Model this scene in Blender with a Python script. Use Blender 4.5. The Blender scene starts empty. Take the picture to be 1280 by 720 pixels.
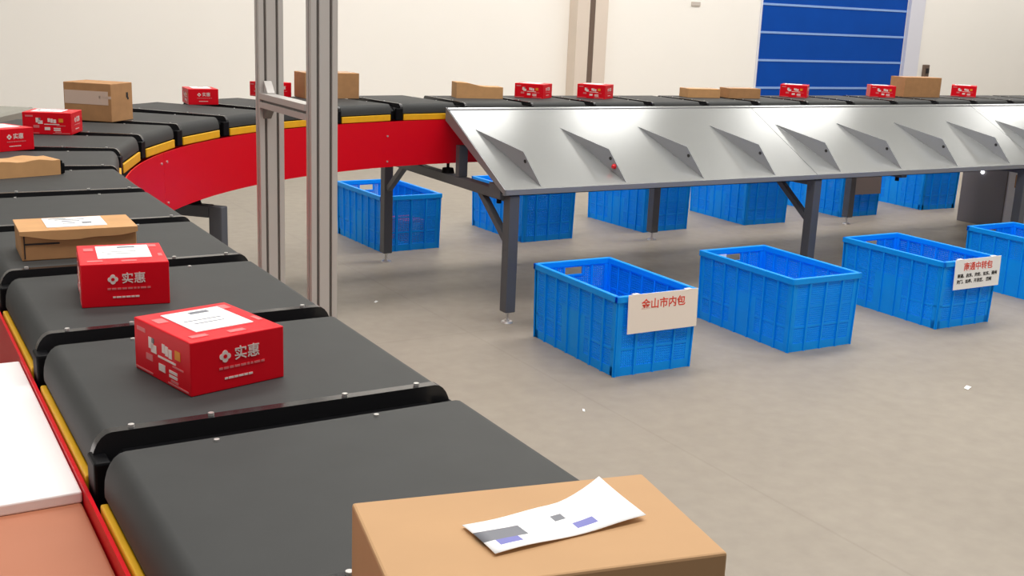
import bpy, bmesh, math, random
from mathutils import Vector, Matrix
random.seed(7)
PI = math.pi
SC = bpy.context.scene
COL = SC.collection

# ------------------------------------------------------------------ camera
cam_d = bpy.data.cameras.new('camera'); cam = bpy.data.objects.new('camera', cam_d); COL.objects.link(cam)
cam_d.sensor_fit = 'HORIZONTAL'; cam_d.sensor_width = 36.0
cam_d.lens = 1385.4 / 1280 * 36.0
cam_d.clip_start = 0.02; cam_d.clip_end = 200
right = Vector((0.8620908, -0.50515998, 0.04016031))
down = Vector((-0.0871198, -0.22581247, -0.97026742))
fwd = Vector((0.49920897, 0.83295986, -0.23868029))
m = Matrix.Identity(4)
for i in range(3):
    m[i][0] = right[i]; m[i][1] = -down[i]; m[i][2] = -fwd[i]
m[2][3] = 1.45
cam.matrix_world = m
SC.camera = cam

# ------------------------------------------------------------------ world, exposure, lamps
SC.view_settings.view_transform = 'Standard'
SC.view_settings.look = 'None'
SC.view_settings.gamma = 1.0
SC.view_settings.use_curve_mapping = False
SC.view_settings.exposure = 0.3
W = bpy.data.worlds.new('daylight'); SC.world = W; W.use_nodes = True
W.node_tree.nodes['Background'].inputs[0].default_value = (1.0, 0.975, 0.945, 1)
W.node_tree.nodes['Background'].inputs[1].default_value = 0.30
SKYLIGHT = 4.6
CEIL = 7.0

def area_lamp(name, loc, rot, sx, sy, power, color=(1, 0.97, 0.93)):
    d = bpy.data.lights.new(name, 'AREA'); d.shape = 'RECTANGLE'; d.size = sx; d.size_y = sy
    d.energy = power; d.color = color
    o = bpy.data.objects.new(name, d); COL.objects.link(o); o.location = loc; o.rotation_euler = rot
    return o
area_lamp('bay_and_fill_lamp', (2.5, 0.6, CEIL - 0.3), (0, 0, 0), 10, 2.2, 395)
area_lamp('bay_and_fill_lamp', (6.0, 5.2, CEIL - 0.3), (0, 0, 0), 13, 1.6, 430)
area_lamp('bay_and_fill_lamp', (13.0, 9.8, CEIL - 0.4), (math.radians(62), 0, 0), 20, 0.8, 450)  # added unseen fill, tilted at the back wall to brighten it

# ------------------------------------------------------------------ materials
def mat(name, col, rough=0.5, metal=0.0, noise=0.0, scale=20.0, bump=0.0, spec=0.5, emit=0.0, coat=0.0, detail=3.0):
    M = bpy.data.materials.new(name); M.use_nodes = True
    nt = M.node_tree; b = nt.nodes['Principled BSDF']
    b.inputs['Base Color'].default_value = (*col, 1)
    b.inputs['Roughness'].default_value = rough
    b.inputs['Metallic'].default_value = metal
    b.inputs['Specular IOR Level'].default_value = spec
    if coat: b.inputs['Coat Weight'].default_value = coat
    if emit:
        b.inputs['Emission Color'].default_value = (*col, 1); b.inputs['Emission Strength'].default_value = emit
    if noise or bump:
        tc = nt.nodes.new('ShaderNodeTexCoord'); n = nt.nodes.new('ShaderNodeTexNoise')
        n.inputs['Scale'].default_value = scale; n.inputs['Detail'].default_value = detail
        nt.links.new(tc.outputs['Object'], n.inputs['Vector'])
        if noise:
            r = nt.nodes.new('ShaderNodeMapRange')
            r.inputs[1].default_value = 0.3; r.inputs[2].default_value = 0.7
            r.inputs[3].default_value = 1 - noise; r.inputs[4].default_value = 1 + noise
            nt.links.new(n.outputs['Fac'], r.inputs[0])
            mx = nt.nodes.new('ShaderNodeVectorMath'); mx.operation = 'SCALE'
            mx.inputs[0].default_value = col
            nt.links.new(r.outputs[0], mx.inputs['Scale'])
            nt.links.new(mx.outputs[0], b.inputs['Base Color'])
        if bump:
            bp = nt.nodes.new('ShaderNodeBump'); bp.inputs['Strength'].default_value = bump
            bp.inputs['Distance'].default_value = 0.002
            nt.links.new(n.outputs['Fac'], bp.inputs['Height']); nt.links.new(bp.outputs[0], b.inputs['Normal'])
    return M

def srgb(r, g, b):
    f = lambda c: ((c / 255 + 0.055) / 1.055) ** 2.4 if c > 10 else c / 255 / 12.92
    return (f(r), f(g), f(b))

M_WALL = mat('cream_wall_paint', srgb(252, 248, 241), 0.8, noise=0.015, scale=0.6)
M_WALLB = mat('wall_pilaster_paint', srgb(226, 212, 198), 0.8, noise=0.02, scale=2)
M_PIPE = mat('brown_drain_pipe', srgb(110, 92, 80), 0.6)
M_CEIL = mat('ceiling_sheet', srgb(166, 168, 163), 0.8)
M_SKY = mat('skylight_panel', (1.0, 0.98, 0.95), 0.5, emit=SKYLIGHT)
M_BELT = mat('grey_rubber_belt', srgb(62, 63, 63), 0.6, noise=0.05, scale=14, bump=0.12, spec=0.25)
M_BLACK = mat('black_plastic', (0.004, 0.004, 0.005), 0.5, spec=0.12)
M_LIP = mat('black_gloss_rail', (0.018, 0.018, 0.02), 0.22, spec=0.6)
M_BOLT = mat('zinc_bolt', (0.72, 0.7, 0.68), 0.35, 0.7)
M_YEL = mat('yellow_bumper_paint', srgb(236, 178, 18), 0.45, noise=0.05, scale=30)
M_RED = mat('red_powder_coat', srgb(222, 4, 28), 0.4, noise=0.02, scale=3, spec=0.2)
M_STEEL = mat('dark_grey_painted_steel', srgb(88, 90, 96), 0.45, noise=0.05, scale=8)
M_CHUTE = mat('bare_sheet_metal', (0.52, 0.535, 0.53), 0.17, 0.66, noise=0.02, scale=2)
M_TRIM = mat('grey_sheet_trim', srgb(140, 141, 146), 0.45, 0.2)
M_PLATE = mat('grey_sheet_divider', srgb(150, 151, 154), 0.6, spec=0.2)
M_ALU = mat('anodised_aluminium', srgb(206, 202, 198), 0.42, 0.3)
M_ALUG = mat('aluminium_slot', srgb(120, 116, 112), 0.5, 0.2)
M_CRATE = mat('blue_crate_plastic', srgb(0, 156, 255), 0.45, noise=0.03, scale=9, spec=0.25)
M_RBOX = mat('red_printed_card', srgb(228, 4, 30), 0.4, noise=0.02, scale=30, spec=0.25)
M_CARD = mat('brown_cardboard', srgb(208, 158, 106), 0.75, noise=0.05, scale=25)
M_CARD2 = mat('dark_brown_cardboard', srgb(186, 138, 92), 0.75, noise=0.07, scale=25)
M_TAPE = mat('clear_parcel_tape', srgb(224, 196, 176), 0.15, spec=0.7)
M_PAPER = mat('white_label_paper', srgb(252, 252, 252), 0.6)
M_BOARD = mat('cream_card_placard', srgb(250, 238, 226), 0.6)
M_INK = mat('grey_print_ink', srgb(120, 122, 130), 0.6)
M_INKB = mat('blue_print_ink', srgb(120, 122, 190), 0.6)
M_DARK = mat('black_print_ink', srgb(40, 36, 36), 0.6)
M_WPRINT = mat('white_print_ink', srgb(240, 222, 216), 0.55)
M_PINK = mat('pale_red_print_ink', srgb(226, 120, 122), 0.55)
M_ORANGE = mat('orange_print_ink', srgb(236, 150, 40), 0.55)
M_REDINK = mat('red_lettering_ink', srgb(226, 70, 50), 0.55)
M_DOOR = mat('blue_door_panel', srgb(0, 72, 168), 0.5, spec=0.2, noise=0.06, scale=2)
M_DLINE = mat('pale_blue_door_seam', srgb(140, 175, 232), 0.5)
M_JAMB = mat('white_door_jamb', srgb(226, 226, 236), 0.5)
M_TABLE = mat('white_laminate', srgb(250, 246, 246), 0.4)
M_TBROWN = mat('brown_packing_card', srgb(180, 114, 84), 0.6, noise=0.03, scale=5)
M_CABG = mat('grey_cabinet_paint', srgb(120, 116, 120), 0.5)
M_LEDM = mat('white_indicator_light', (0.95, 0.97, 1.0), 0.3, emit=6)
M_RLED = mat('red_indicator_lens', srgb(226, 30, 40), 0.3)

def floor_mat():
    M = bpy.data.materials.new('pale_concrete_floor'); M.use_nodes = True
    nt = M.node_tree; b = nt.nodes['Principled BSDF']; L = nt.links
    tc = nt.nodes.new('ShaderNodeTexCoord')
    n1 = nt.nodes.new('ShaderNodeTexNoise'); n1.inputs['Scale'].default_value = 0.9; n1.inputs['Detail'].default_value = 6
    n2 = nt.nodes.new('ShaderNodeTexNoise'); n2.inputs['Scale'].default_value = 14; n2.inputs['Detail'].default_value = 6
    L.new(tc.outputs['Object'], n1.inputs['Vector']); L.new(tc.outputs['Object'], n2.inputs['Vector'])
    cr = nt.nodes.new('ShaderNodeValToRGB')
    cr.color_ramp.elements[0].position = 0.32; cr.color_ramp.elements[0].color = (*srgb(144, 135, 123), 1)
    cr.color_ramp.elements[1].position = 0.68; cr.color_ramp.elements[1].color = (*srgb(160, 151, 138), 1)
    ad = nt.nodes.new('ShaderNodeMath'); ad.operation = 'MULTIPLY_ADD'; ad.inputs[1].default_value = 0.45
    L.new(n2.outputs['Fac'], ad.inputs[0])
    ml = nt.nodes.new('ShaderNodeMath'); ml.operation = 'MULTIPLY'; ml.inputs[1].default_value = 0.55
    L.new(n1.outputs['Fac'], ml.inputs[0]); L.new(ml.outputs[0], ad.inputs[2]); L.new(ad.outputs[0], cr.inputs[0])
    # saw-cut joints every 3 m
    sx = nt.nodes.new('ShaderNodeSeparateXYZ'); L.new(tc.outputs['Object'], sx.inputs[0])
    fac = None
    for ax, off in (('X', 0.6), ('Y', 1.62)):
        a = nt.nodes.new('ShaderNodeMath'); a.operation = 'ADD'; a.inputs[1].default_value = off + 30
        L.new(sx.outputs[ax], a.inputs[0])
        p = nt.nodes.new('ShaderNodeMath'); p.operation = 'PINGPONG'; p.inputs[1].default_value = 1.5
        L.new(a.outputs[0], p.inputs[0])
        l = nt.nodes.new('ShaderNodeMath'); l.operation = 'LESS_THAN'; l.inputs[1].default_value = 0.005
        L.new(p.outputs[0], l.inputs[0])
        if fac is None: fac = l
        else:
            mx = nt.nodes.new('ShaderNodeMath'); mx.operation = 'MAXIMUM'; L.new(fac.outputs[0], mx.inputs[0]); L.new(l.outputs[0], mx.inputs[1]); fac = mx
    mul = nt.nodes.new('ShaderNodeMath'); mul.operation = 'MULTIPLY'; mul.inputs[1].default_value = 0.18; L.new(fac.outputs[0], mul.inputs[0])
    mix = nt.nodes.new('ShaderNodeMix'); mix.data_type = 'RGBA'
    L.new(mul.outputs[0], mix.inputs['Factor']); L.new(cr.outputs[0], mix.inputs['A'])
    mix.inputs['B'].default_value = (*srgb(120, 110, 98), 1)
    L.new(mix.outputs['Result'], b.inputs['Base Color'])
    b.inputs['Roughness'].default_value = 0.5; b.inputs['Specular IOR Level'].default_value = 0.35
    return M
M_FLOOR = floor_mat()

# ------------------------------------------------------------------ mesh helpers
class MB:
    """collects shapes into one mesh"""
    def __init__(s): s.bm = bmesh.new(); s.mats = []
    def mi(s, m):
        if m not in s.mats: s.mats.append(m)
        return s.mats.index(m)
    def face(s, pts, m):
        f = s.bm.faces.new([s.bm.verts.new(p) for p in pts]); f.material_index = s.mi(m); return f
    def box(s, lo, hi, m, M=None, bevel=0.0):
        lo, hi = Vector(lo), Vector(hi)
        c = (lo + hi) / 2; d = hi - lo
        T = Matrix.Translation(c) @ Matrix.Diagonal((*d, 1))
        if M is not None: T = M @ T
        r = bmesh.ops.create_cube(s.bm, size=1.0, matrix=T); vs = r['verts']
        fs = {f for v in vs for f in v.link_faces}
        for f in fs: f.material_index = s.mi(m)
        if bevel:
            es = {e for v in vs for e in v.link_edges}
            rb = bmesh.ops.bevel(s.bm, geom=list(es), offset=bevel, segments=2, affect='EDGES', profile=0.5)
            for f in rb['faces']: f.material_index = s.mi(m)
        return s
    def bar(s, a, b, w, h, m, up=(0, 0, 1)):
        a, b = Vector(a), Vector(b); z = (b - a); L = z.length; z.normalize()
        u = Vector(up)
        if abs(u.dot(z)) > 0.95: u = Vector((0, 1, 0))
        x = u.cross(z).normalized(); y = z.cross(x)
        R = Matrix((x, y, z)).transposed().to_4x4()
        T = Matrix.Translation((a + b) / 2) @ R
        return s.box((-w / 2, -h / 2, -L / 2), (w / 2, h / 2, L / 2), m, T, bevel=min(w, h) * 0.08)
    def cyl(s, a, b, r, m, r2=None, seg=16):
        a, b = Vector(a), Vector(b); z = b - a; L = z.length
        q = z.to_track_quat('Z', 'Y').to_matrix().to_4x4()
        r0 = bmesh.ops.create_cone(s.bm, cap_ends=True, segments=seg, radius1=r, radius2=r if r2 is None else r2, depth=L,
                                   matrix=Matrix.Translation((a + b) / 2) @ q)
        for f in {f for v in r0['verts'] for f in v.link_faces}: f.material_index = s.mi(m)
        return s
    def prism(s, poly, axis, lo, hi, m, M=None):
        """extrude a 2-D polygon along an axis ('x','y','z')"""
        def P(u, v, t):
            p = {'x': (t, u, v), 'y': (u, t, v), 'z': (u, v, t)}[axis]
            return M @ Vector(p) if M is not None else Vector(p)
        A = [s.bm.verts.new(P(u, v, lo)) for u, v in poly]; B = [s.bm.verts.new(P(u, v, hi)) for u, v in poly]
        n = len(poly); fs = [s.bm.faces.new(A), s.bm.faces.new(B[::-1])]
        for i in range(n): fs.append(s.bm.faces.new((A[i], B[i], B[(i + 1) % n], A[(i + 1) % n])))
        for f in fs: f.material_index = s.mi(m)
        return s
    def build(s, name, parent=None, loc=None, rot=None, smooth=False):
        bmesh.ops.recalc_face_normals(s.bm, faces=s.bm.faces)
        me = bpy.data.meshes.new(name); s.bm.to_mesh(me); s.bm.free()
        for m in s.mats: me.materials.append(m)
        if smooth:
            for p in me.polygons: p.use_smooth = True
            try: me.set_sharp_from_angle(angle=math.radians(40))
            except Exception: pass
        o = bpy.data.objects.new(name, me); COL.objects.link(o)
        if parent: o.parent = parent
        if loc is not None: o.location = loc
        if rot is not None: o.rotation_euler = rot
        return o

def tag(o, label, cat, group=None, kind=None):
    if label: o['label'] = label
    if cat: o['category'] = cat
    if group: o['group'] = group
    if kind: o['kind'] = kind
    return o
def thing(name, label, cat, loc=(0, 0, 0), rz=0.0, group=None):
    o = bpy.data.objects.new(name, None); COL.objects.link(o); o.empty_display_size = 0.1
    o.location = loc; o.rotation_euler = (0, 0, rz)
    return tag(o, label, cat, group)
def dup(root, loc, rz, label, group=None):
    r = root.copy(); COL.objects.link(r); r.location = loc; r.rotation_euler = (0, 0, rz); r['label'] = label
    if group: r['group'] = group
    for ch in list(root.children):
        c = ch.copy(); COL.objects.link(c); c.parent = r
        for g in list(ch.children):
            d = g.copy(); COL.objects.link(d); d.parent = c
    return r
def struct(name, mb): 
    o = mb.build(name); o['kind'] = 'structure'; return o

def text_mesh(name, body, size, m, parent=None, M=None, bold=0.0, thick=0.0006):
    cu = bpy.data.curves.new(name, 'FONT'); cu.body = body; cu.size = size; cu.align_x = 'CENTER'; cu.align_y = 'CENTER'
    cu.offset = bold; cu.extrude = thick; cu.resolution_u = 2; cu.space_line = 0.95
    t = bpy.data.objects.new(name, cu); COL.objects.link(t)
    bpy.context.view_layer.update()
    me = bpy.data.meshes.new_from_object(t.evaluated_get(bpy.context.evaluated_depsgraph_get()))
    bpy.data.objects.remove(t); me.name = name
    me.materials.clear(); me.materials.append(m)
    if M is not None: me.transform(M)
    o = bpy.data.objects.new(name, me); COL.objects.link(o)
    if parent: o.parent = parent
    return o

# ------------------------------------------------------------------ room
WY = 13.0
struct('floor', MB().box((-8, -6, -0.1), (26, WY + 0.3, 0), M_FLOOR))
DX0, DX1 = 11.985, 15.20
wb = MB()
wb.box((-8, WY, 0), (DX0, WY + 0.25, CEIL), M_WALL).box((DX1, WY, 0), (26, WY + 0.25, CEIL), M_WALL).box((DX0, WY, 3.6), (DX1, WY + 0.25, CEIL), M_WALL)
struct('wall_back', wb)
pil = MB().box((8.52, WY - 0.2, 0), (8.74, WY - 0.001, CEIL), M_WALLB).box((8.79, WY - 0.2, 0), (9.02, WY - 0.001, CEIL), M_WALLB)
struct('trim_1', pil)
pipe = MB().cyl((8.765, WY - 0.16, 0), (8.765, WY - 0.16, CEIL), 0.06, M_PIPE)
tag(pipe.build('drain_pipe', smooth=True), 'thin brown vertical pipe running down between two pale pilaster strips on the back wall', 'pipe')

# ceiling with skylight strips
cl = MB()
strips = [(-3.0, -1.8), (1.8, 3.0), (5.9, 7.0), (8.0, 9.1), (11.0, 12.8), (16.0, 17.6)]
xs = -8
SY0, SY1 = 8.0, 9.6
for a, b in strips:
    cl.box((xs, -6, CEIL), (a, WY + 0.25, CEIL + 0.1), M_CEIL)
    cl.box((a, -6, CEIL), (b, SY0, CEIL + 0.1), M_CEIL)
    cl.box((a, SY1, CEIL), (b, WY + 0.25, CEIL + 0.1), M_CEIL)
    xs = b
cl.box((xs, -6, CEIL), (26, WY + 0.25, CEIL + 0.1), M_CEIL)
struct('ceiling', cl)
for i, (a, b) in enumerate(strips):
    struct('window_%d' % (i + 1), MB().box((a, SY0, CEIL + 0.02), (b, SY1, CEIL + 0.06), M_SKY))

# sectional door
door = MB().box((DX0, WY + 0.02, 0), (DX1, WY + 0.08, 3.6), M_DOOR)
d1 = struct('door_1', door)
dl = MB()
for z in [0.52 + 0.418 * k for k in range(-1, 8)]:
    dl.box((DX0, WY + 0.012, z - 0.016), (DX1, WY + 0.03, z + 0.016), M_DLINE)
dl.build('seam', d1)
struct('trim_2', MB().box((DX1 + 0.0, WY - 0.06, 0), (DX1 + 0.34, WY - 0.001, 3.9), M_JAMB).box((DX0 - 0.03, WY - 0.02, 0), (DX0, WY - 0.001, 3.6), M_JAMB))
sw = MB().box((15.72, WY - 0.06, 0.72), (15.84, WY, 0.92), M_PIPE, bevel=0.01).box((15.755, WY - 0.085, 0.78), (15.805, WY - 0.06, 0.86), M_DARK)
tag(sw.build('door_switch'), 'small dark switch box on the wall just right of the blue door', 'switch')
wp = MB().box((10.62, WY - 0.02, 1.69), (10.78, WY, 1.75), mat('grey_wall_plate', srgb(206, 196, 186), 0.6), bevel=0.006)
tag(wp.build('wall_plate'), 'small pale grey plate high on the cream wall left of the blue door', 'wall plate')

# ------------------------------------------------------------------ conveyor path (line of the belts' inner edge)
ZB = 1.002
EX, EY, R0 = 0.590, 5.115, 2.2
CX, CY = EX + R0, EY - R0
S_ARC = CY                       # s = y on the near straight
ARC = R0 * PI / 2
def path(s):
    """s along the inner edge -> position and heading angle (0 = +Y, -90 deg = +X)"""
    if s < S_ARC: return Vector((EX, s, 0)), 0.0
    a = (s - S_ARC) / R0
    if a < PI / 2: return Vector((CX - R0 * math.cos(a), CY + R0 * math.sin(a), 0)), -a
    return Vector((CX + (s - S_ARC - ARC), EY, 0)), -PI / 2
def frame_at(s, off=0.0, z=0.0):
    p, h = path(s); r = Vector((math.cos(h), math.sin(h), 0))
    return p + r * off + Vector((0, 0, z)), h, r
NEAR_W, CURVE_W, FAR_W = 0.38, 0.50, 0.445

CURVE_WS = [0.43, 0.50, 0.56, 0.59, 0.59, 0.57, 0.53, 0.48]
def width_at(s):
    s0, s1 = near_gaps[-1], s_far0
    ks = [(s0 - 0.4, NEAR_W)] + [(s0 + (s1 - s0) * (i + 0.5) / 8, w) for i, w in enumerate(CURVE_WS)] + [(s1 + 0.3, FAR_W)]
    if s <= ks[0][0]: return NEAR_W
    for (a, wa), (b, wb_) in zip(ks, ks[1:]):
        if s <= b: return wa + (wb_ - wa) * (s - a) / (b - a)
    return FAR_W
def make_cell(w, pitch, label):
    """origin on the inner edge, belt top = ZB; x to the right (inner side), y along travel"""
    t = thing('conveyor_cell', label, 'conveyor belt', group='belt cells of the sorter')
    L = pitch - 0.062
    # belt loop: rounded ends left and right
    r = 0.038; h = 0.046; ex = 0.022
    prof = []
    def arc(cx, cz, a0, a1, n=6):
        return [(cx + ex * math.cos(math.radians(a0 + (a1 - a0) * i / n)), cz + r * math.sin(math.radians(a0 + (a1 - a0) * i / n))) for i in range(n + 1)]
    prof = arc(0, -r, 0, 90) + arc(-w, -r, 90, 180) + [(-w - ex, -h), (-w, -h - 0.006), (0, -h - 0.006), (ex, -h)]
    b = MB(); b.prism(prof, 'y', -L / 2 + 0.010, L / 2, M_BELT)
    b.build('belt', t, smooth=True)
    f = MB().prism([(ex - 0.012, -0.075), (ex - 0.012, -0.035), (ex - 0.030, -0.020), (-w - ex + 0.030, -0.020), (-w - ex + 0.012, -0.035), (-w - ex + 0.012, -0.075)], 'y', -pitch / 2 + 0.001, pitch / 2 - 0.001, M_BLACK)
    f.box((-w - ex - 0.004, -pitch / 2 + 0.001, -0.08), (-w - ex + 0.014, -pitch / 2 + 0.04, -0.022), M_BLACK, bevel=0.003)
    f.box((ex - 0.014, -pitch / 2 + 0.001, -0.08), (ex + 0.004, -pitch / 2 + 0.04, -0.022), M_BLACK, bevel=0.003)
    f.build('cell_frame', t)
    def lip_prof(g):
        return arc(0, -r, 0, 90) + arc(-w, -r, 90, 180)
    lp = MB()
    a = [(x * 1.0, z + 0.0005) for x, z in arc(0.002, -r, 0, 90) + arc(-w - 0.002, -r, 90, 180)]
    pts = a + [(-w - ex + 0.008, -h), (-w + 0.01, -0.022), (-0.01, -0.022), (ex - 0.008, -h)]
    lp.prism(pts, 'y', -L / 2 - 0.004, -L / 2 + 0.010, M_LIP)
    lp.build('end_rail', t, smooth=True)
    for x in (-w + 0.02, -w * 0.72, -w * 0.30, -0.02):
        MB().cyl((x, -L / 2 + 0.004, 0.0), (x, -L / 2 + 0.004, 0.0036), 0.0034, M_BOLT, seg=10).build('bolt', t)
    for x in (-w * 0.76, -w * 0.28, ):
        MB().cyl((x, L / 2 - 0.010, -0.002), (x, L / 2 - 0.010, 0.0020), 0.0030, M_BOLT, seg=10).build('bolt', t)
    MB().box((ex - 0.002, -L / 2 + 0.012, -0.080), (ex + 0.006, L / 2 - 0.006, -0.0505), M_YEL, bevel=0.002).build('bumper', t)
    MB().box((-w - ex - 0.006, -L / 2 + 0.012, -0.080), (-w - ex + 0.002, L / 2 - 0.006, -0.0505), M_YEL, bevel=0.002).build('bumper', t)
    return t

near_gaps = [1.136 + 0.404 * k for k in range(-3, 6)]           # -0.076 ... 3.156
s_far0 = S_ARC + ARC + (2.698 - CX)
curve_gaps = [near_gaps[-1] + (s_far0 - near_gaps[-1]) * k / 8 for k in range(9)]
far_gaps = [s_far0 + 0.404 * k for k in range(22)]
protos = {}
ORD = ['first', 'second', 'third', 'fourth', 'fifth', 'sixth', 'seventh', 'eighth', 'ninth', 'tenth', 'eleventh', 'twelfth', 'thirteenth', 'fourteenth',
       'fifteenth', 'sixteenth', 'seventeenth', 'eighteenth', 'nineteenth', 'twentieth', 'twenty-first']
def cell(kind, s0, s1, label, w=None):
    w, pitch = (w, 0.386) if w else {'near': (NEAR_W, 0.404), 'far': (FAR_W, 0.404)}[kind]
    p, h, r = frame_at((s0 + s1) / 2, 0, ZB)
    if kind not in protos:
        protos[kind] = make_cell(w, pitch, label); o = protos[kind]; o.location = p; o.rotation_euler = (0, 0, h)
    else:
        o = dup(protos[kind], p, h, label)
    return o
near_labels = ['dark grey belt cell at the very front edge, left of the biggest carton',
               'dark grey belt cell under the large carton with the crumpled label, foreground',
               'dark grey belt cell just in front of the nearest red box',
               'dark grey belt cell carrying the nearest, turned red box',
               'dark grey belt cell carrying the second nearest red box',
               'dark grey belt cell carrying the flat brown carton with a white label on top',
               'empty dark grey belt cell behind the labelled flat carton',
               'dark grey belt cell under the black-ended flat brown parcel']
for i in range(8): cell('near', near_gaps[i], near_gaps[i + 1], near_labels[i])
curve_labels = ['first belt cell of the bend, carrying the cropped red box at the left edge',
                'second belt cell of the bend, beside the small red box before the big carton',
                'third belt cell of the bend, under the big taped carton',
                'fourth belt cell of the bend, just right of the big taped carton',
                'fifth belt cell of the bend, carrying the lone red box on the curve',
                'sixth belt cell of the bend, behind the left aluminium post',
                'seventh belt cell of the bend, behind the gap between the aluminium posts',
                'eighth belt cell of the bend, right of the square carton by the right aluminium post']
for i in range(8): cell('curve%d' % i, curve_gaps[i], curve_gaps[i + 1], curve_labels[i], CURVE_WS[i])
for i in range(21): cell('far', far_gaps[i], far_gaps[i + 1], 'back-run grey belt cell, %s rightwards from the left end of the metal chute' % ORD[i])

# red side panels and the bed beneath
def strip(name, s0, s1, off, label, n=24, up=0.92, lo=0.697, t=0.004, flange=0.03, sign=1, bolts=(), outer=False):
    th = thing(name, label, 'side panel')
    prof = [(off, up), (off, lo), (off - sign * flange, lo), (off - sign * flange, lo + t), (off - sign * t, lo + t), (off - sign * t, up)]
    b = MB(); rings = []
    for i in range(n + 1):
        s = s0 + (s1 - s0) * i / n
        rings.append([b.bm.verts.new(frame_at(s, o - (width_at(s) if outer else 0), z)[0]) for o, z in prof])
    for A, B in zip(rings, rings[1:]):
        for j in range(len(prof)):
            b.bm.faces.new((A[j], B[j], B[(j + 1) % len(prof)], A[(j + 1) % len(prof)]))
    b.bm.faces.new(rings[0]); b.bm.faces.new(rings[-1][::-1])
    b.mi(M_RED)
    b.build('panel', th, smooth=True)
    for s, z in bolts:
        p, h, r = frame_at(s, off, z)
        MB().cyl(p - r * 0.001, p + r * 0.004 * sign, 0.0045, M_BOLT, seg=10).build('bolt', th)
    return th
S_END = far_gaps[-1]
JOINT = S_ARC + 1.22
def pair(s): return [(s, 0.885), (s, 0.735)]
strip('side_panel', -0.6, S_ARC, 0.036, 'straight red side panel along the aisle side of the near belt run', n=2)
strip('side_panel', S_ARC + 0.002, JOINT - 0.001, 0.036, 'curved red side panel at the start of the bend, left of the aluminium posts', n=16,
      bolts=pair(JOINT - 0.03) + [(S_ARC + 0.75, 0.83), (S_ARC + 0.75, 0.74)])
strip('side_panel', JOINT + 0.001, S_ARC + ARC - 0.001, 0.036, 'curved red side panel behind the aluminium posts', n=24, bolts=pair(JOINT + 0.03) + [(S_ARC + ARC - 0.55, 0.85), (S_ARC + ARC - 0.55, 0.725)])
strip('side_panel', S_ARC + ARC + 0.001, S_END, 0.036, 'straight red side panel running behind the metal chute', n=2)
strip('side_panel', -0.6, S_ARC, -0.0335, 'red side panel beside the white table at the left edge', n=28, sign=-1, up=0.945, outer=True)
strip('side_panel', S_ARC + 0.002, S_ARC + ARC - 0.001, -0.030, 'curved red side panel around the outer side of the bend', n=36, sign=-1, outer=True)
strip('side_panel', S_ARC + ARC + 0.001, S_END, -0.030, 'straight red side panel on the wall side of the back belt run', n=8, sign=-1, outer=True)
bed = MB(); rings = []
N = 60
for i in range(N + 1):
    s = -0.6 + (S_END + 0.6) * i / N
    w = width_at(s)
    rings.append([bed.bm.verts.new(frame_at(s, o, z)[0]) for o, z in ((0.0, 0.715), (-w, 0.715), (-w, 0.705), (0.0, 0.705))])
for A, B in zip(rings, rings[1:]):
    for j in range(4): bed.bm.faces.new((A[j], B[j], B[(j + 1) % 4], A[(j + 1) % 4]))
bed.bm.faces.new(rings[0]); bed.bm.faces.new(rings[-1][::-1]); bed.mi(M_STEEL)
tag(bed.build('track_bed'), 'dark steel bed under the moving belt cells, between the red side panels', 'conveyor bed')

# ------------------------------------------------------------------ support frames
def foot(parent, x, y, ztop):
    f = MB().cyl((x, y, 0.0), (x, y, 0.008), 0.03, M_BOLT, r2=0.026).cyl((x, y, 0.008), (x, y, 0.016), 0.012, M_BOLT).build('foot', parent, smooth=True)
    MB().cyl((x, y, 0.01), (x, y, ztop), 0.007, M_BOLT, seg=10).build('screw', f, smooth=True)
    MB().cyl((x, y, ztop - 0.014), (x, y, ztop - 0.004), 0.013, M_BOLT, seg=6).build('nut', f)
def support(label, loc, rz, yf, yb, front_brace=True, back_brace=True, mounts=(), stubs=(), w=0.055, front_z=0.626):
    """local y runs from the aisle (yf) to the wall side (yb)"""
    t = thing('support_frame', label, 'support frame', loc, rz, 'steel frames carrying the sorter')
    for y, zt in ((yf, front_z), (yb, 0.60)):
        MB().box((-w / 2, y - 0.03, 0.055), (w / 2, y + 0.03, zt), M_STEEL, bevel=0.004).build('leg', t)
        foot(t, 0, y, 0.06)
    MB().bar((0, yf + 0.03, 0.615), (0, yb + 0.03, 0.615), 0.05, 0.05, M_STEEL).build('cross_beam', t)
    if front_brace: MB().bar((0, yf + 0.03, 0.40), (0, yf + 0.30, 0.60), 0.032, 0.032, M_STEEL).build('brace', t)
    if back_brace: MB().bar((0, yb - 0.03, 0.44), (0, yb - 0.24, 0.60), 0.032, 0.032, M_STEEL).build('brace', t)
    for y in mounts:
        mm = MB().cyl((0, y, 0.64), (0, y, 0.665), 0.035, M_BLACK, r2=0.028).build('rubber_mount', t, smooth=True)
        MB().cyl((0, y, 0.66), (0, y, 0.698), 0.008, M_BLACK, seg=10).build('stud', mm)
    for y, z in stubs:
        MB().box((-0.025, y - 0.02, 0.64), (0.025, y + 0.02, z), M_STEEL, bevel=0.003).build('upright', t)
    return t
for X, lab in ((2.655, 'dark steel support frame at the left end of the metal chute'),
               (4.63, 'dark steel support frame behind the plain blue crate, its leg and brace under the chute'),
               (6.50, 'dark steel support frame under the chute at the right edge'),
               (8.64, 'dark steel support frame of the back run beyond the right edge')):
    support(lab, (X, 0, 0), 0, 4.466, 5.90, front_brace=X < 6, mounts=(5.13, 5.50), stubs=((4.98, 0.80),))
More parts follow.
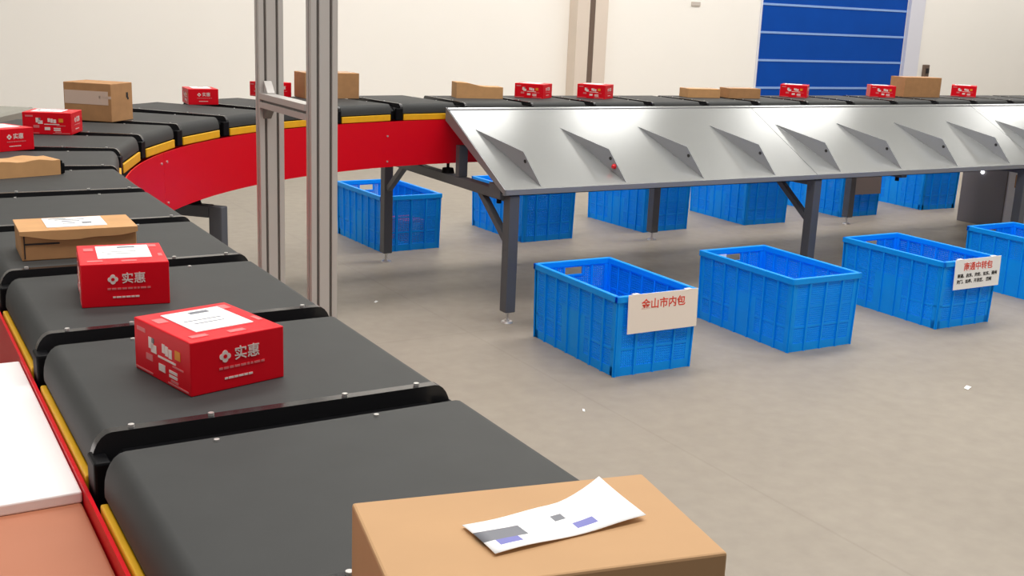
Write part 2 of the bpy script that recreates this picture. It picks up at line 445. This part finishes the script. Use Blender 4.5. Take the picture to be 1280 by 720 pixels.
for a, lab in ((math.radians(46), 'dark steel support frame under the bend, its grey corner showing left of the aluminium posts'),):
    # radial frame under the bend
    c = Vector((CX, CY, 0)); d = Vector((-math.cos(a), math.sin(a), 0))
    support(lab, c, math.atan2(-d.x, d.y), R0 - 0.005, R0 + 0.62, front_brace=False, back_brace=False, mounts=(R0 - 0.02 + 0.13,), w=0.05, front_z=0.638)
for y, lab in ((0.6, 'dark steel support frame under the near belt run, nearest the camera'), (2.3, 'dark steel support frame under the near belt run, level with the flat brown cartons')):
    support(lab, (0, y, 0), PI / 2, -EX + 0.02, -EX + NEAR_W - 0.02, front_brace=False, back_brace=False, mounts=(-EX + 0.06, -EX + NEAR_W - 0.06))

# ------------------------------------------------------------------ chute
YT, ZT, YBt, ZBt = 5.047, 0.983, 4.434, 0.652
CH0, CH1 = 2.60, 9.6
ch = thing('sorting_chute', 'long sloping bare metal chute with slanted divider plates along the back belt run', 'chute', (CH0, YBt, 0))
O = Vector((CH0, YBt, 0))
def cp(x, t, n=0.0):
    """point on the chute: t from lip (0) to belt (1), n off the sheet"""
    dy, dz = YT - YBt, ZT - ZBt; L = math.hypot(dy, dz)
    return Vector((x, YBt + t * dy - n * dz / L, ZBt + t * dz + n * dy / L)) - O
seams = [CH0, 4.62, 6.62, 8.62, CH1]
for a, b in zip(seams, seams[1:]):
    sh = MB()
    sh.bm.verts.ensure_lookup_table()
    g = 0.0015
    q = [cp(a + g, 0), cp(b - g, 0), cp(b - g, 1), cp(a + g, 1)]; q2 = [cp(a + g, 0, -0.004), cp(b - g, 0, -0.004), cp(b - g, 1, -0.004), cp(a + g, 1, -0.004)]
    sh.face(q, M_CHUTE); sh.face(q2[::-1], M_CHUTE)
    for i in range(4):
        j = (i + 1) % 4; sh.face([q[i], q2[i], q2[j], q[j]], M_CHUTE)
    bmesh.ops.remove_doubles(sh.bm, verts=sh.bm.verts, dist=1e-5)
    sh.build('sheet', ch)
MB().box((0, -0.006, ZBt - 0.024), (CH1 - CH0, 0.0, ZBt + 0.004), M_TRIM).box((0, -0.006, ZBt - 0.024), (CH1 - CH0, 0.03, ZBt - 0.021), M_TRIM).build('front_lip', ch)
MB().prism([(YT - YBt + 0.01, ZT + 0.002), (YT - YBt + 0.01, ZT - 0.065), (0, ZBt - 0.024), (0, ZBt + 0.004)], 'x', -0.004, 0.0, M_TRIM).build('end_skirt', ch)
MB().box((0, YT - YBt - 0.02, ZT - 0.05), (CH1 - CH0, YT - YBt + 0.01, ZT - 0.006), M_TRIM).build('rear_rail', ch)
k = 0
X = 2.673
while X < CH1 - 0.2:
    A, C = cp(X, 0.717, 0.001), cp(X + 0.133, 0.028, 0.001)
    Bb = A.lerp(C, 0.66); nrm = (cp(X, 0, 1) - cp(X, 0, 0)).normalized()
    B = Bb + nrm * 0.088
    side = (C - A).cross(nrm).normalized() * 0.0012
    d = MB(); P1 = [p + side for p in (A, C, B)]; P2 = [p - side for p in (A, C, B)]
    d.face(P1, M_PLATE); d.face(P2[::-1], M_PLATE)
    for i in range(3): d.face([P1[i], P2[i], P2[(i + 1) % 3], P1[(i + 1) % 3]], M_PLATE)
    bmesh.ops.remove_doubles(d.bm, verts=d.bm.verts, dist=1e-6)
    dv = d.build('divider', ch)
    c = A.lerp(C, 0.72) + nrm * 0.052
    MB().cyl(c - side * 1.5, c + side * 2.2, 0.009, M_DARK, seg=12).build('screw', dv)
    c2 = A.lerp(C, 0.80) + nrm * 0.030
    if k == 1:
        MB().cyl(c2 - side * 2, c2 + side * 6, 0.013, M_RLED, seg=16).cyl(c2 + side * 6, c2 + side * 14, 0.012, M_RLED, r2=0.008).build('indicator_lamp', dv, smooth=True)
    X += 0.502; k += 1
# brackets below the lip
def under_bracket(x):
    b = MB().box((x - CH0, 0.05, ZBt - 0.05), (x - CH0 + 0.05, 0.16, ZBt + 0.02), M_STEEL, bevel=0.003)
    b.cyl((x - CH0 + 0.025, 0.10, ZBt - 0.075), (x - CH0 + 0.025, 0.10, ZBt - 0.04), 0.012, M_BLACK)
    return b.build('bracket', ch)
for x in (2.60, 5.36): under_bracket(x)

# ------------------------------------------------------------------ blue crates
CW, CL, CH = 0.397, 0.649, 0.349
def make_crate(label):
    t = thing('plastic_crate', label, 'crate', group='blue plastic crates')
    b = MB(); T = 0.012; rim = 0.028; tp = 0.006
    b.box((T, T, 0.004), (CW - T, CL - T, 0.012), M_CRATE)                        # base
    for x in (0.03, CW - 0.05):
        b.box((x, 0.02, 0), (x + 0.02, CL - 0.02, 0.005), M_CRATE)
    def wall(o, d, n, L, ribs, handle):
        """o corner, d along, n outward"""
        o, d, n = Vector(o), Vector(d), Vector(n)
        R = Matrix((d, n, Vector((0, 0, 1)))).transposed().to_4x4(); Tm = Matrix.Translation(o) @ R
        def bx(a0, a1, z0, z1, t0, t1): 
            b.box((a0, t0, z0), (a1, t1, z1), M_CRATE, Tm)
        H1 = CH - rim
        bx(0, L, 0.0, 0.040, -0.010, 0.0)               # bottom band
        bx(0, L, H1 - 0.004, H1 + 0.004, -0.008, 0.0)
        bx(0, L, 0.112, 0.120, -0.008, 0.0)           # mid bands
        bx(0, L, 0.205, 0.212, -0.008, -0.001)
        for i in range(ribs + 1):
            c = L * i / ribs
            bx(max(0, c - 0.005), min(L, c + 0.005), 0.0, H1 - (0.047 if handle and i == ribs // 2 else 0), -0.010, 0.006)
        # fine lattice panel
        nv = int(L / 0.0105)
        for i in range(nv):
            c = L * (i + 0.5) / nv
            if handle and abs(c - L / 2) < 0.05: bx(c - 0.0027, c + 0.0027, 0.04, H1 - 0.040, -0.006, -0.002)
            else: bx(c - 0.0027, c + 0.0027, 0.04, H1, -0.006, -0.002)
        for i in range(26):
            z = 0.046 + i * 0.0105
            if handle and z > H1 - 0.040:
                bx(0, L / 2 - 0.05, z, z + 0.0054, -0.006, -0.0015); bx(L / 2 + 0.05, L, z, z + 0.0054, -0.006, -0.0015)
            else: bx(0, L, z, z + 0.0054, -0.006, -0.0015)
        # solid plate low in the middle
        if handle is None: pass
        elif not handle: bx(L * 0.36, L * 0.64, 0.04, 0.205, -0.007, -0.0005)
        else:
            bx(L / 2 - 0.056, L / 2 - 0.048, H1 - 0.045, H1, -0.010, 0.002); bx(L / 2 + 0.048, L / 2 + 0.056, H1 - 0.045, H1, -0.010, 0.002)
            bx(L / 2 - 0.056, L / 2 + 0.056, H1 - 0.047, H1 - 0.039, -0.010, 0.002)
    wall((0, 0, 0), (1, 0, 0), (0, -1, 0), CW, 4, None)
    wall((CW, CL, 0), (-1, 0, 0), (0, 1, 0), CW, 4, True)
    wall((0, CL, 0), (0, -1, 0), (-1, 0, 0), CL, 7, False)
    wall((CW, 0, 0), (0, 1, 0), (1, 0, 0), CL, 7, False)
    for x in (0, CW):
        for y in (0, CL):
            sx = 1 if x == 0 else -1; sy = 1 if y == 0 else -1
            b.box((min(x, x + sx * 0.03), min(y, y + sy * 0.012), 0), (max(x, x + sx * 0.03), max(y, y + sy * 0.012), CH - rim), M_CRATE)
            b.box((min(x, x + sx * 0.012), min(y, y + sy * 0.03), 0), (max(x, x + sx * 0.012), max(y, y + sy * 0.03), CH - rim), M_CRATE)
    for v in b.bm.verts:                                                            # slight draft
        k = v.co.z / CH
        v.co.x += (v.co.x / CW - 0.5) * 2 * tp * k; v.co.y += (v.co.y / CL - 0.5) * 2 * tp * k
    b.build('body', t)
    r = MB(); e = tp + 0.008; z0, z1 = CH - rim, CH
    lo, hi = -e, 0.016
    r.box((lo, lo, z0), (CW + e, hi - 0.01, z1), M_CRATE, bevel=0.003).box((lo, CL - hi + 0.01, z0), (CW + e, CL + e, z1), M_CRATE, bevel=0.003)
    r.box((lo, lo, z0), (hi - 0.01, CL + e, z1), M_CRATE, bevel=0.003).box((CW - hi + 0.01, lo, z0), (CW + e, CL + e, z1), M_CRATE, bevel=0.003)
    r.build('rim', t)
    return t
crates = [((2.644, 3.558), -0.82, 'open blue plastic crate with the plain-topped cream placard of one red line, front row'),
          ((3.593, 3.526), -1.26, 'open blue plastic crate without a placard, second from the left in the front row'),
          ((4.608, 3.529), -0.76, 'open blue plastic crate with the placard of red and black writing, front row'),
          ((5.640, 3.530), -0.8, 'open blue plastic crate cut off by the right edge, front row'),
          ((2.734, 6.141), 2.03, 'blue plastic crate holding a red box, behind the leftmost steel leg, back row'),
          ((3.730, 6.118), 1.73, 'blue plastic crate under the left chute end, second from left in back row'),
          ((4.736, 6.132), 2.6, 'blue plastic crate in the back row behind a thin dark leg, third from the left'),
          ((5.661, 6.119), -1.49, 'blue plastic crate in the back row with a steel brace crossing its right side'),
          ((6.683, 6.137), -1.2, 'blue plastic crate in the back row with a shaded grey placard, fifth from the left'),
          ((7.669, 6.176), -3.0, 'blue plastic crate in the back row beside the grey cabinet')]
cr_objs = []
for i, ((x, y), a, lab) in enumerate(crates):
    a = math.radians(a)
    if i == 0: o = make_crate(lab); o.location = (x, y, 0); o.rotation_euler = (0, 0, a)
    else: o = dup(cr_objs[0], (x, y, 0), a, lab)
    cr_objs.append(o)

def placard(label, crate, x0, w, h, drop, parts, m=M_BOARD, tilt=0.0):
    i = cr_objs.index(crate); (cx, cy), a, _ = crates[i]; a = math.radians(a)
    M = Matrix.Translation((cx, cy, 0)) @ Matrix.Rotation(a, 4, 'Z')
    p = M @ Vector((x0 + w / 2, -0.0195, CH - drop))
    t = thing('placard', label, 'sign', p, a, 'placards on the crates')
    t.rotation_euler = (math.radians(-2.0), tilt, a)
    b = MB().box((-w / 2, -0.003, -h), (w / 2, 0.0, 0.006), m, bevel=0.001)
    b.box((-w / 2 + 0.03, -0.003, 0.003), (-w / 2 + 0.06, 0.02, 0.006), m).box((w / 2 - 0.06, -0.003, 0.003), (w / 2 - 0.03, 0.02, 0.006), m)
    b.build('board', t)
    RX = Matrix.Rotation(PI / 2, 4, 'X')
    for body, size, mm, x, z, bold in parts:
        text_mesh('lettering', body, size, mm, t, Matrix.Translation((x, -0.0034, z)) @ RX, bold)
    return t
placard('cream placard with one line of red Chinese characters, on the leftmost front crate', cr_objs[0], 0.035, 0.362, 0.160, 0.000,
        [('金山市内包', 0.046, M_REDINK, 0.0, -0.042, 0.0006)], tilt=0.0)
placard('white placard with red title and two lines of black characters, on a front crate', cr_objs[2], 0.060, 0.345, 0.148, -0.002,
        [('南通中转包', 0.044, M_REDINK, 0.0, -0.036, 0.0006), ('南通、启东、海安、如东、通州', 0.0215, M_DARK, 0.0, -0.080, 0.0005), ('海门、如皋、开发区、 港闸', 0.0215, M_DARK, -0.02, -0.110, 0.0005)], m=M_PAPER)
placard('blank shaded grey placard on the back-row crate behind a thin leg', cr_objs[8], 0.03, 0.36, 0.17, 0.0, [], m=mat('shaded_card_placard', srgb(132, 124, 122), 0.7))  # shade on this placard is put into its grey colour

# ------------------------------------------------------------------ parcels
def at(x, y, z=ZB): return Vector((x, y, z))
def decal(b, face, dims, u, v, w, h, m, off=0.0006):
    """thin printed patch. face 'front' (-y), 'left' (-x), 'top'; u,v = centre from the lower left corner of that face"""
    dx, dy, dz = dims
    if face == 'front': b.box((u - w / 2, -off, v - h / 2), (u + w / 2, 0.0002, v + h / 2), m)
    elif face == 'left': b.box((-off, dy - u - w / 2, v - h / 2), (0.0002, dy - u + w / 2, v + h / 2), m)
    else: b.box((u - w / 2, v - h / 2, dz - 0.0002), (u + w / 2, v + h / 2, dz + off), m)
RD = (0.126, 0.142, 0.066)
def make_red(label):
    """origin at the near lower corner; front = logo face along +x, left = picture face along +y"""
    dx, dy, dz = RD
    t = thing('parcel_box', label, 'box', group='red boxes on the belt')
    MB().box((0, 0, 0), RD, M_RBOX, bevel=0.0015).build('carton', t)
    RX = Matrix.Rotation(PI / 2, 4, 'X'); RL = Matrix.Rotation(-PI / 2, 4, 'Z') @ RX
    # logo: a four-petal diamond
    b = MB(); lx, lz = 0.045, 0.042; c = 0.0062
    for ox, oz in ((0.0038, 0), (-0.0038, 0), (0, 0.0038), (0, -0.0038)):
        b.cyl((lx + ox, 0.0002, lz + oz), (lx + ox, -0.0007, lz + oz), 0.0037, M_WPRINT, seg=14)
    b.cyl((lx, -0.0006, lz), (lx, -0.0009, lz), 0.0026, M_RBOX, seg=10)
    b.build('printed_emblem', t)
    text_mesh('lettering', '实惠', 0.0175, M_WPRINT, t, Matrix.Translation((0.0745, -0.0005, 0.042)) @ RX, 0.0002, 0.0003)
    b = MB()
    random.seed(3)
    x = 0.037
    while x < 0.094:                                  # unreadable small print
        w = random.uniform(0.003, 0.009); decal(b, 'front', RD, x + w / 2, 0.0275, w, 0.0026, M_PINK); x += w + 0.0016
    x = 0.044
    while x < 0.080:
        w = random.uniform(0.003, 0.007); decal(b, 'front', RD, x + w / 2, 0.0145, w, 0.0024, M_WPRINT); x += w + 0.001
    decal(b, 'left', RD, 0.020, 0.055, 0.022, 0.005, M_PINK)
    for u, v, w, h, m in ((0.045, 0.043, 0.012, 0.014, M_WPRINT), (0.052, 0.037, 0.014, 0.010, M_WPRINT), (0.050, 0.047, 0.006, 0.006, M_INK), (0.112, 0.043, 0.013, 0.011, M_ORANGE),
                          (0.085, 0.042, 0.007, 0.012, M_WPRINT), (0.077, 0.0435, 0.007, 0.011, M_WPRINT), (0.094, 0.0405, 0.008, 0.011, M_WPRINT), (0.085, 0.031, 0.044, 0.0025, M_WPRINT), (0.112, 0.027, 0.026, 0.002, M_PINK),
                          (0.040, 0.024, 0.017, 0.008, M_PINK), (0.072, 0.018, 0.016, 0.009, M_WPRINT), (0.100, 0.019, 0.020, 0.0035, M_WPRINT), (0.100, 0.0135, 0.020, 0.0035, M_WPRINT), (0.103, 0.008, 0.018, 0.003, M_PINK),
                          (0.025, 0.004, 0.045, 0.002, M_PINK), (0.112, 0.004, 0.05, 0.002, M_PINK)):
        decal(b, 'left', RD, u, v, w, h, m)
    for u, v, w, h, m in ((0.016, 0.104, 0.014, 0.020, M_PINK), (0.112, 0.120, 0.012, 0.018, M_PINK), (0.022, 0.020, 0.022, 0.010, M_PINK), (0.070, 0.016, 0.022, 0.010, M_PINK), (0.118, 0.050, 0.006, 0.020, M_PINK)):
        decal(b, 'top', RD, u, v, w, h, m)
    b.build('printed_artwork', t)
    lb = MB(); decal(lb, 'top', RD, 0.066, 0.080, 0.078, 0.090, M_PAPER, 0.0010)
    l = lb.build('shipping_label', t)
    b = MB(); decal(b, 'top', RD, 0.072, 0.112, 0.026, 0.009, M_INK, 0.0013); decal(b, 'top', RD, 0.060, 0.080, 0.05, 0.002, M_INK, 0.0013); decal(b, 'top', RD, 0.062, 0.066, 0.04, 0.002, M_INK, 0.0013)
    b.build('barcode', l)
    return t
def place(root, corner, deg, label, sc=1.0):
    o = dup(root, (corner[0], corner[1], ZB), math.radians(deg), label); o.scale = (sc, sc, sc); return o
redA = make_red('red box nearest the camera, turned to show two faces, white label on top')
redA.location = at(0.312, 1.238); redA.rotation_euler = (0, 0, math.radians(13.5))
place(redA, (0.2685, 1.686), -7.5, 'red box second nearest the camera, logo face forward, beside the flat brown carton')
place(redA, (0.350, 3.535), 27, 'red box cut off by the left edge of the view, behind the black-ended brown parcel', 1.0)
place(redA, (0.626, 3.946), 66, 'red box with picture side forward, in front of the big taped carton', 1.1)
place(redA, (1.305, 5.068), -4, 'lone red box on the bend, left of the aluminium posts', 1.06)
place(redA, (1.80, 5.42), 22, 'red box on the bend half hidden behind the left aluminium post', 1.1)
place(redA, (3.34, 5.325), 38, 'red box on the back run, first right of the dented brown parcel', 1.2)
place(redA, (3.735, 5.285), 36, 'red box on the back run below the brown wall pipe', 1.2)
place(redA, (5.375, 5.335), 40, 'red box on the back run in front of the left side of the blue door', 1.22)
place(redA, (6.215, 5.335), 52, 'red box on the back run touching the right edge of the blue door', 1.2)
place(redA, (7.10, 5.36), 38, 'rightmost red box on the back run', 1.22)

def carton(name, label, corner, deg, dims, m=M_CARD, group='brown cartons on the belt', seam=True, z=ZB):
    dx, dy, dz = dims
    t = thing(name, label, 'box', (corner[0], corner[1], z), math.radians(deg), group)
    MB().box((0, 0, 0), dims, m, bevel=0.002).build('carton', t)
    if seam: MB().box((0.0, dy / 2 - 0.018, dz - 0.0003), (dx, dy / 2 + 0.018, dz + 0.0006), M_TAPE).build('tape', t)
    return t
# big foreground carton
M_CARDL = mat('light_brown_cardboard', srgb(192, 152, 110), 0.8, noise=0.03, scale=12)
zt = 1.12
BIG = (0.236, 0.165, zt - ZB)
t = carton('cardboard_carton', 'large brown carton in the foreground with a crumpled white label on top', (0.463, 0.489), 0, BIG, M_CARDL, seam=False)
# place by its two back corners
bl, br = Vector((0.273, 0.658)), Vector((0.488, 0.613))
ang = math.atan2(br.y - bl.y, br.x - bl.x)
dirx = Vector((math.cos(ang), math.sin(ang))); diry = Vector((-math.sin(ang), math.cos(ang)))
BIGD = 0.130
o2 = br - dirx * (br - bl).length - diry * BIGD
t.location = (o2.x, o2.y, ZB); t.rotation_euler = (0, 0, ang)
bw = (br - bl).length
t.children[0].scale = (bw / BIG[0], BIGD / BIG[1], 1)
lab = MB(); nx, ny = 14, 6
lw, ld = 0.118, 0.044
random.seed(5)
grid = [[None] * (ny + 1) for _ in range(nx + 1)]
for i in range(nx + 1):
    for j in range(ny + 1):
        u, v = i / nx, j / ny
        z = 0.0012 + 0.0016 * (0.5 + 0.5 * math.sin(9 * u + 3 * v)) + (0.009 * max(0, u - 0.66) ** 1.3 * 3.0 * (0.25 + v) if u > 0.66 else 0)
        grid[i][j] = lab.bm.verts.new((u * lw, v * ld * (1.0 + 0.35 * max(0, u - 0.6) * 2), z))
im = {(m_.name): lab.mi(m_) for m_ in (M_PAPER, M_INK, M_INKB)}
for i in range(nx):
    for j in range(ny):
        f = lab.bm.faces.new((grid[i][j], grid[i + 1][j], grid[i + 1][j + 1], grid[i][j + 1])); f.smooth = True
        f.material_index = 0
        if (i < 4 and j in (2, 3)) or (5 < i < 9 and j == 3 and i % 2): f.material_index = 1
        if i in (8, 9) and j == 1: f.material_index = 2
        if i in (1, 2) and j == 1: f.material_index = 2
lo = lab.build('shipping_label', t); lo['label'] = 'crumpled white printed label'
lo.location = (0.072, 0.031, BIG[2]); lo.rotation_euler = (0, 0, math.radians(12))
sm = lo.modifiers.new('thickness', 'SOLIDIFY'); sm.thickness = 0.0004

# flat brown carton with label (lid edge overhanging its front)
D = (0.192, 0.118, 0.050)
t = thing('cardboard_carton', 'flat brown mailing carton with a white label on top, behind the second red box', 'box', (0.231, 2.038, ZB), math.radians(-2), 'brown cartons on the belt')
MB().box((0, 0, 0), D, M_CARD2, bevel=0.002).build('carton', t)
ld_ = MB(); n = 16
poly = [(-0.002, D[2] + 0.003), (D[0] + 0.002, D[2] + 0.003)] + [((1 - i / n) * (D[0] + 0.004) - 0.002, D[2] - (0.016 - 0.010 * abs(0.5 - i / n) * 2 + 0.002 * math.sin(11 * i / n))) for i in range(n + 1)]
ld_.prism(poly, 'y', -0.005, -0.0022, M_CARD).box((-0.002, -0.0022, D[2]), (D[0] + 0.002, D[1], D[2] + 0.003), M_CARD)
l2 = ld_.build('lid', t)
lb = MB().box((0.045, 0.020, D[2] + 0.0028), (0.146, 0.108, D[2] + 0.0042), M_PAPER).build('shipping_label', t)
b = MB()
for u, v, w, h in ((0.115, 0.05, 0.016, 0.012), (0.09, 0.07, 0.03, 0.005), (0.085, 0.05, 0.02, 0.004), (0.09, 0.085, 0.05, 0.004), (0.07, 0.097, 0.03, 0.006)):
    b.box((u - w / 2, v - h / 2, D[2] + 0.004), (u + w / 2, v + h / 2, D[2] + 0.0046), M_INK)
b.build('barcode', lb)
MB().box((0.004, -0.0012, D[2] - 0.022), (0.062, 0.0, D[2] - 0.019), M_DARK).box((0.004, -0.0012, 0.004), (0.006, 0, D[2] - 0.006), M_DARK).build('tear', t)

# flat brown parcel with the black end
t = thing('cardboard_carton', 'flat brown parcel with a black end, cut off by the left edge', 'box', (0.453, 3.057, ZB), math.radians(17), 'brown cartons on the belt')
b = MB(); n = 14; L_ = 0.26; hh = 0.040
pr_ = [(-L_, 0)] + [(-L_ + L_ * i / n, hh + 0.0025 * math.sin(i * 1.3)) for i in range(n + 1)] + [(0, 0)]
b.prism(pr_, 'y', 0, 0.095, M_CARD); b.build('carton', t)
MB().box((0, 0.004, 0.001), (0.014, 0.09, hh * 0.72), M_BLACK, bevel=0.003).box((0, 0.002, 0.001), (0.007, 0.094, hh - 0.004), M_BLACK, bevel=0.002).build('end_flap', t)
# big taped carton on the bend
DB = (0.150, 0.195, 0.141)
t = thing('cardboard_carton', 'big brown carton with clear tape on its front, on the bend at far left', 'box', (0.833, 4.343, ZB), math.radians(48), 'brown cartons on the belt')
MB().box((0, 0, 0), DB, M_CARD2, bevel=0.002).build('carton', t)
b = MB().box((-0.0008, 0.012, 0.062), (0.0002, DB[1] - 0.004, 0.112), M_TAPE).box((-0.0008, 0.0, 0.085), (0.0002, 0.05, 0.095), M_TAPE); b.build('tape', t)
MB().box((0.105, -0.0008, 0.085), (0.118, 0.0002, 0.105), M_DARK).box((0.112, -0.0008, 0.078), (0.122, 0.0002, 0.086), M_DARK).build('printed_mark', t)
carton('cardboard_carton', 'square brown carton on the back run, showing left and right of the right aluminium post', (1.965, 5.375), 0, (0.292, 0.16, 0.128), M_CARD2)
# dented parcel
t = thing('cardboard_carton', 'small brown parcel with a dented top at the left end of the chute', 'box', (2.835, 5.40, ZB), math.radians(-14), 'brown cartons on the belt')
L_ = 0.262; n = 12; tops = [(L_ * i / n, 0.084 - 0.022 * (1 / (1 + math.exp(-(i / n - 0.4) * 12)))) for i in range(n + 1)]
b = MB(); b.prism([(0, 0)] + tops + [(L_, 0)], 'y', 0, 0.12, M_CARD); b.build('carton', t)
carton('cardboard_carton', 'flat brown carton left of the blue door, leftmost of a pair', (4.44, 5.40), -12, (0.222, 0.12, 0.055), M_CARD)
carton('cardboard_carton', 'flat brown carton just left of the blue door, rightmost of a pair', (4.72, 5.34), -9, (0.228, 0.12, 0.062), M_CARD2)
carton('cardboard_carton', 'tall brown carton on the back run right of the blue door', (6.395, 5.42), -9, (0.325, 0.15, 0.138), M_CARD2)

t = thing('paper_sheet', 'white paper stuck inside the far left corner of the plain front-row crate', 'paper', (3.632, 4.142, 0.265), math.radians(-1.2))
MB().box((0.0, 0, 0), (0.10, 0.0015, 0.062), M_PAPER).build('sheet', t)
# red box standing in a crate
t = thing('parcel_box', 'small red box with white label lying inside the leftmost back-row crate', 'box', (2.98, 6.30, 0.012), math.radians(12))
MB().box((0, 0, 0), (0.16, 0.2, 0.14), M_RBOX, bevel=0.002).build('carton', t)
MB().box((0.045, -0.001, 0.045), (0.10, 0.0002, 0.125), M_PAPER).build('shipping_label', t)

# ------------------------------------------------------------------ aluminium gate frame
def slot_profile(w, d, slots_x):
    """outline of a T-slot extrusion: w along x with slots on the long faces, d along y"""
    g, dp = 0.0042, 0.010
    pts = [(0, 0)]
    for c in slots_x: pts += [(c - g, 0), (c - g, dp), (c + g, dp), (c + g, 0)]
    pts += [(w, 0), (w, d / 2 - g), (w - dp, d / 2 - g), (w - dp, d / 2 + g), (w, d / 2 + g), (w, d)]
    for c in reversed(slots_x): pts += [(c + g, d), (c + g, d - dp), (c - g, d - dp), (c - g, d)]
    pts += [(0, d), (0, d / 2 + g), (dp, d / 2 + g), (dp, d / 2 - g), (0, d / 2 - g)]
    return pts
gt = thing('profile_frame', 'tall frame of two slotted aluminium posts joined by a short crossbar beside the near belt', 'frame', (1.095, 3.2, 0))
for (x, y) in ((0.0, 0.20), (0.005, -0.24)):
    p = MB().prism([(u + x, v + y) for u, v in slot_profile(0.078, 0.040, (0.020, 0.058))], 'z', 0.012, 3.2, M_ALU).build('post', gt)
    MB().box((x - 0.02, y - 0.02, 0), (x + 0.098, y + 0.06, 0.012), M_ALU, bevel=0.002).build('base_plate', gt)
    for c in (0.020, 0.058):
        MB().box((x + c - 0.0042, y + 0.0085, 0.012), (x + c + 0.0042, y + 0.0105, 3.2), M_ALUG).build('slot', p)
zc = 1.162
b = MB().prism([(u, v + zc - 0.022) for u, v in [(0.0, 0.0), (0.040, 0.0), (0.040, 0.044), (0.0, 0.044), (0.0, 0.026), (0.008, 0.026), (0.008, 0.018), (0.0, 0.018)]], 'y', -0.20, 0.20, M_ALU)
cb = b.build('crossbar', gt); 
MB().box((0.0068, -0.199, zc - 0.004), (0.0086, 0.199, zc + 0.004), M_ALUG).build('slot', cb)
br_ = MB().prism([(0.196, zc + 0.022), (0.160, zc + 0.022), (0.160, zc + 0.026), (0.192, zc + 0.060), (0.196, zc + 0.060)], 'x', 0.012, 0.036, M_ALU).build('angle_bracket', gt)
MB().prism([(0.196, zc - 0.022), (0.158, zc - 0.022), (0.158, zc - 0.026), (0.192, zc - 0.056), (0.196, zc - 0.056)], 'x', 0.010, 0.034, M_ALUG).build('angle_bracket', gt)

# ------------------------------------------------------------------ white table at left
tb = thing('packing_table', 'brown topped side table beside the near belt at the lower left', 'table', (-0.15, 1.2, 0))
MB().box((-0.45, -1.1, 0.900), (0.3250, 0.46, 0.927), M_TBROWN, bevel=0.003).build('tabletop', tb)
for x in (-0.40, 0.27):
    for y in (-1.04, 0.45): MB().box((x - 0.02, y - 0.02, 0), (x + 0.02, y + 0.02, 0.900), M_STEEL, bevel=0.003).build('leg', tb)
ws = MB().box((-0.50, 1.165, 0.927), (0.1755, 1.66, 0.940), M_TABLE, bevel=0.002)
tag(ws.build('white_board'), 'glossy white board lying on the brown table beside the near belt', 'board')

# ------------------------------------------------------------------ cabinet under the chute at right
cb = thing('control_cabinet', 'grey floor cabinet under the right end of the chute with a white indicator light', 'cabinet', (7.56, 5.33, 0))
MB().box((0.0, 0.0, 0.0), (0.55, 0.40, 0.60), M_CABG, bevel=0.004).build('body', cb)
MB().box((0.01, -0.012, 0.01), (0.54, 0.0, 0.59), M_JAMB, bevel=0.003).build('front_door', cb)
MB().box((0.085, -0.016, 0.32), (0.22, -0.012, 0.42), M_CARD2).build('warning_plate', cb)
MB().cyl((0.0, 0.218, 0.412), (-0.010, 0.218, 0.412), 0.012, M_LEDM).build('indicator_light', cb)

# ------------------------------------------------------------------ feeder belt joining the outside of the bend
fd = thing('feeder_conveyor', 'short grey feeder conveyor meeting the outer side of the bend at the far left edge', 'conveyor', (0.36, 4.46, 0), math.radians(62))
fb = MB().prism([(0.0, 0.96), (0.0, 0.99), (0.008, 1.0), (1.292, 1.0), (1.3, 0.99), (1.3, 0.96)], 'x', 0.0, 0.62, mat('pale_grey_feeder_belt', srgb(150, 148, 138), 0.6, noise=0.04, scale=10))
fb.build('belt', fd)
for x in (-0.025, 0.62): MB().box((x, 0.0, 0.84), (x + 0.025, 1.3, 0.985), M_TRIM, bevel=0.003).build('side_rail', fd)
for x in (0.02, 0.55):
    for y in (0.15, 1.15): MB().box((x, y, 0.0), (x + 0.05, y + 0.05, 0.96), M_STEEL, bevel=0.003).build('leg', fd)

# ------------------------------------------------------------------ litter on the floor
def scrap(x, y, s, rz, label):
    b = MB(); b.face([(-s, -s * 0.5, 0.001), (s, -s * 0.4, 0.003), (s * 0.8, s * 0.5, 0.006), (-s * 0.7, s * 0.4, 0.002)], M_PAPER)
    o = b.build('paper_scrap', None, (x, y, 0.0), (0, 0, rz)); mo = o.modifiers.new('t', 'SOLIDIFY'); mo.thickness = 0.0008
    tag(o, label, 'litter')
scrap(3.955, 2.83, 0.022, 0.3, 'tiny white paper scrap on the open floor at right')
scrap(2.30, 3.27, 0.010, 1.0, 'tiny white paper scrap on the floor in front of the leftmost front crate')
scrap(2.22, 5.05, 0.014, 0.6, 'tiny pale scrap on the floor between the posts and the leftmost back crate')
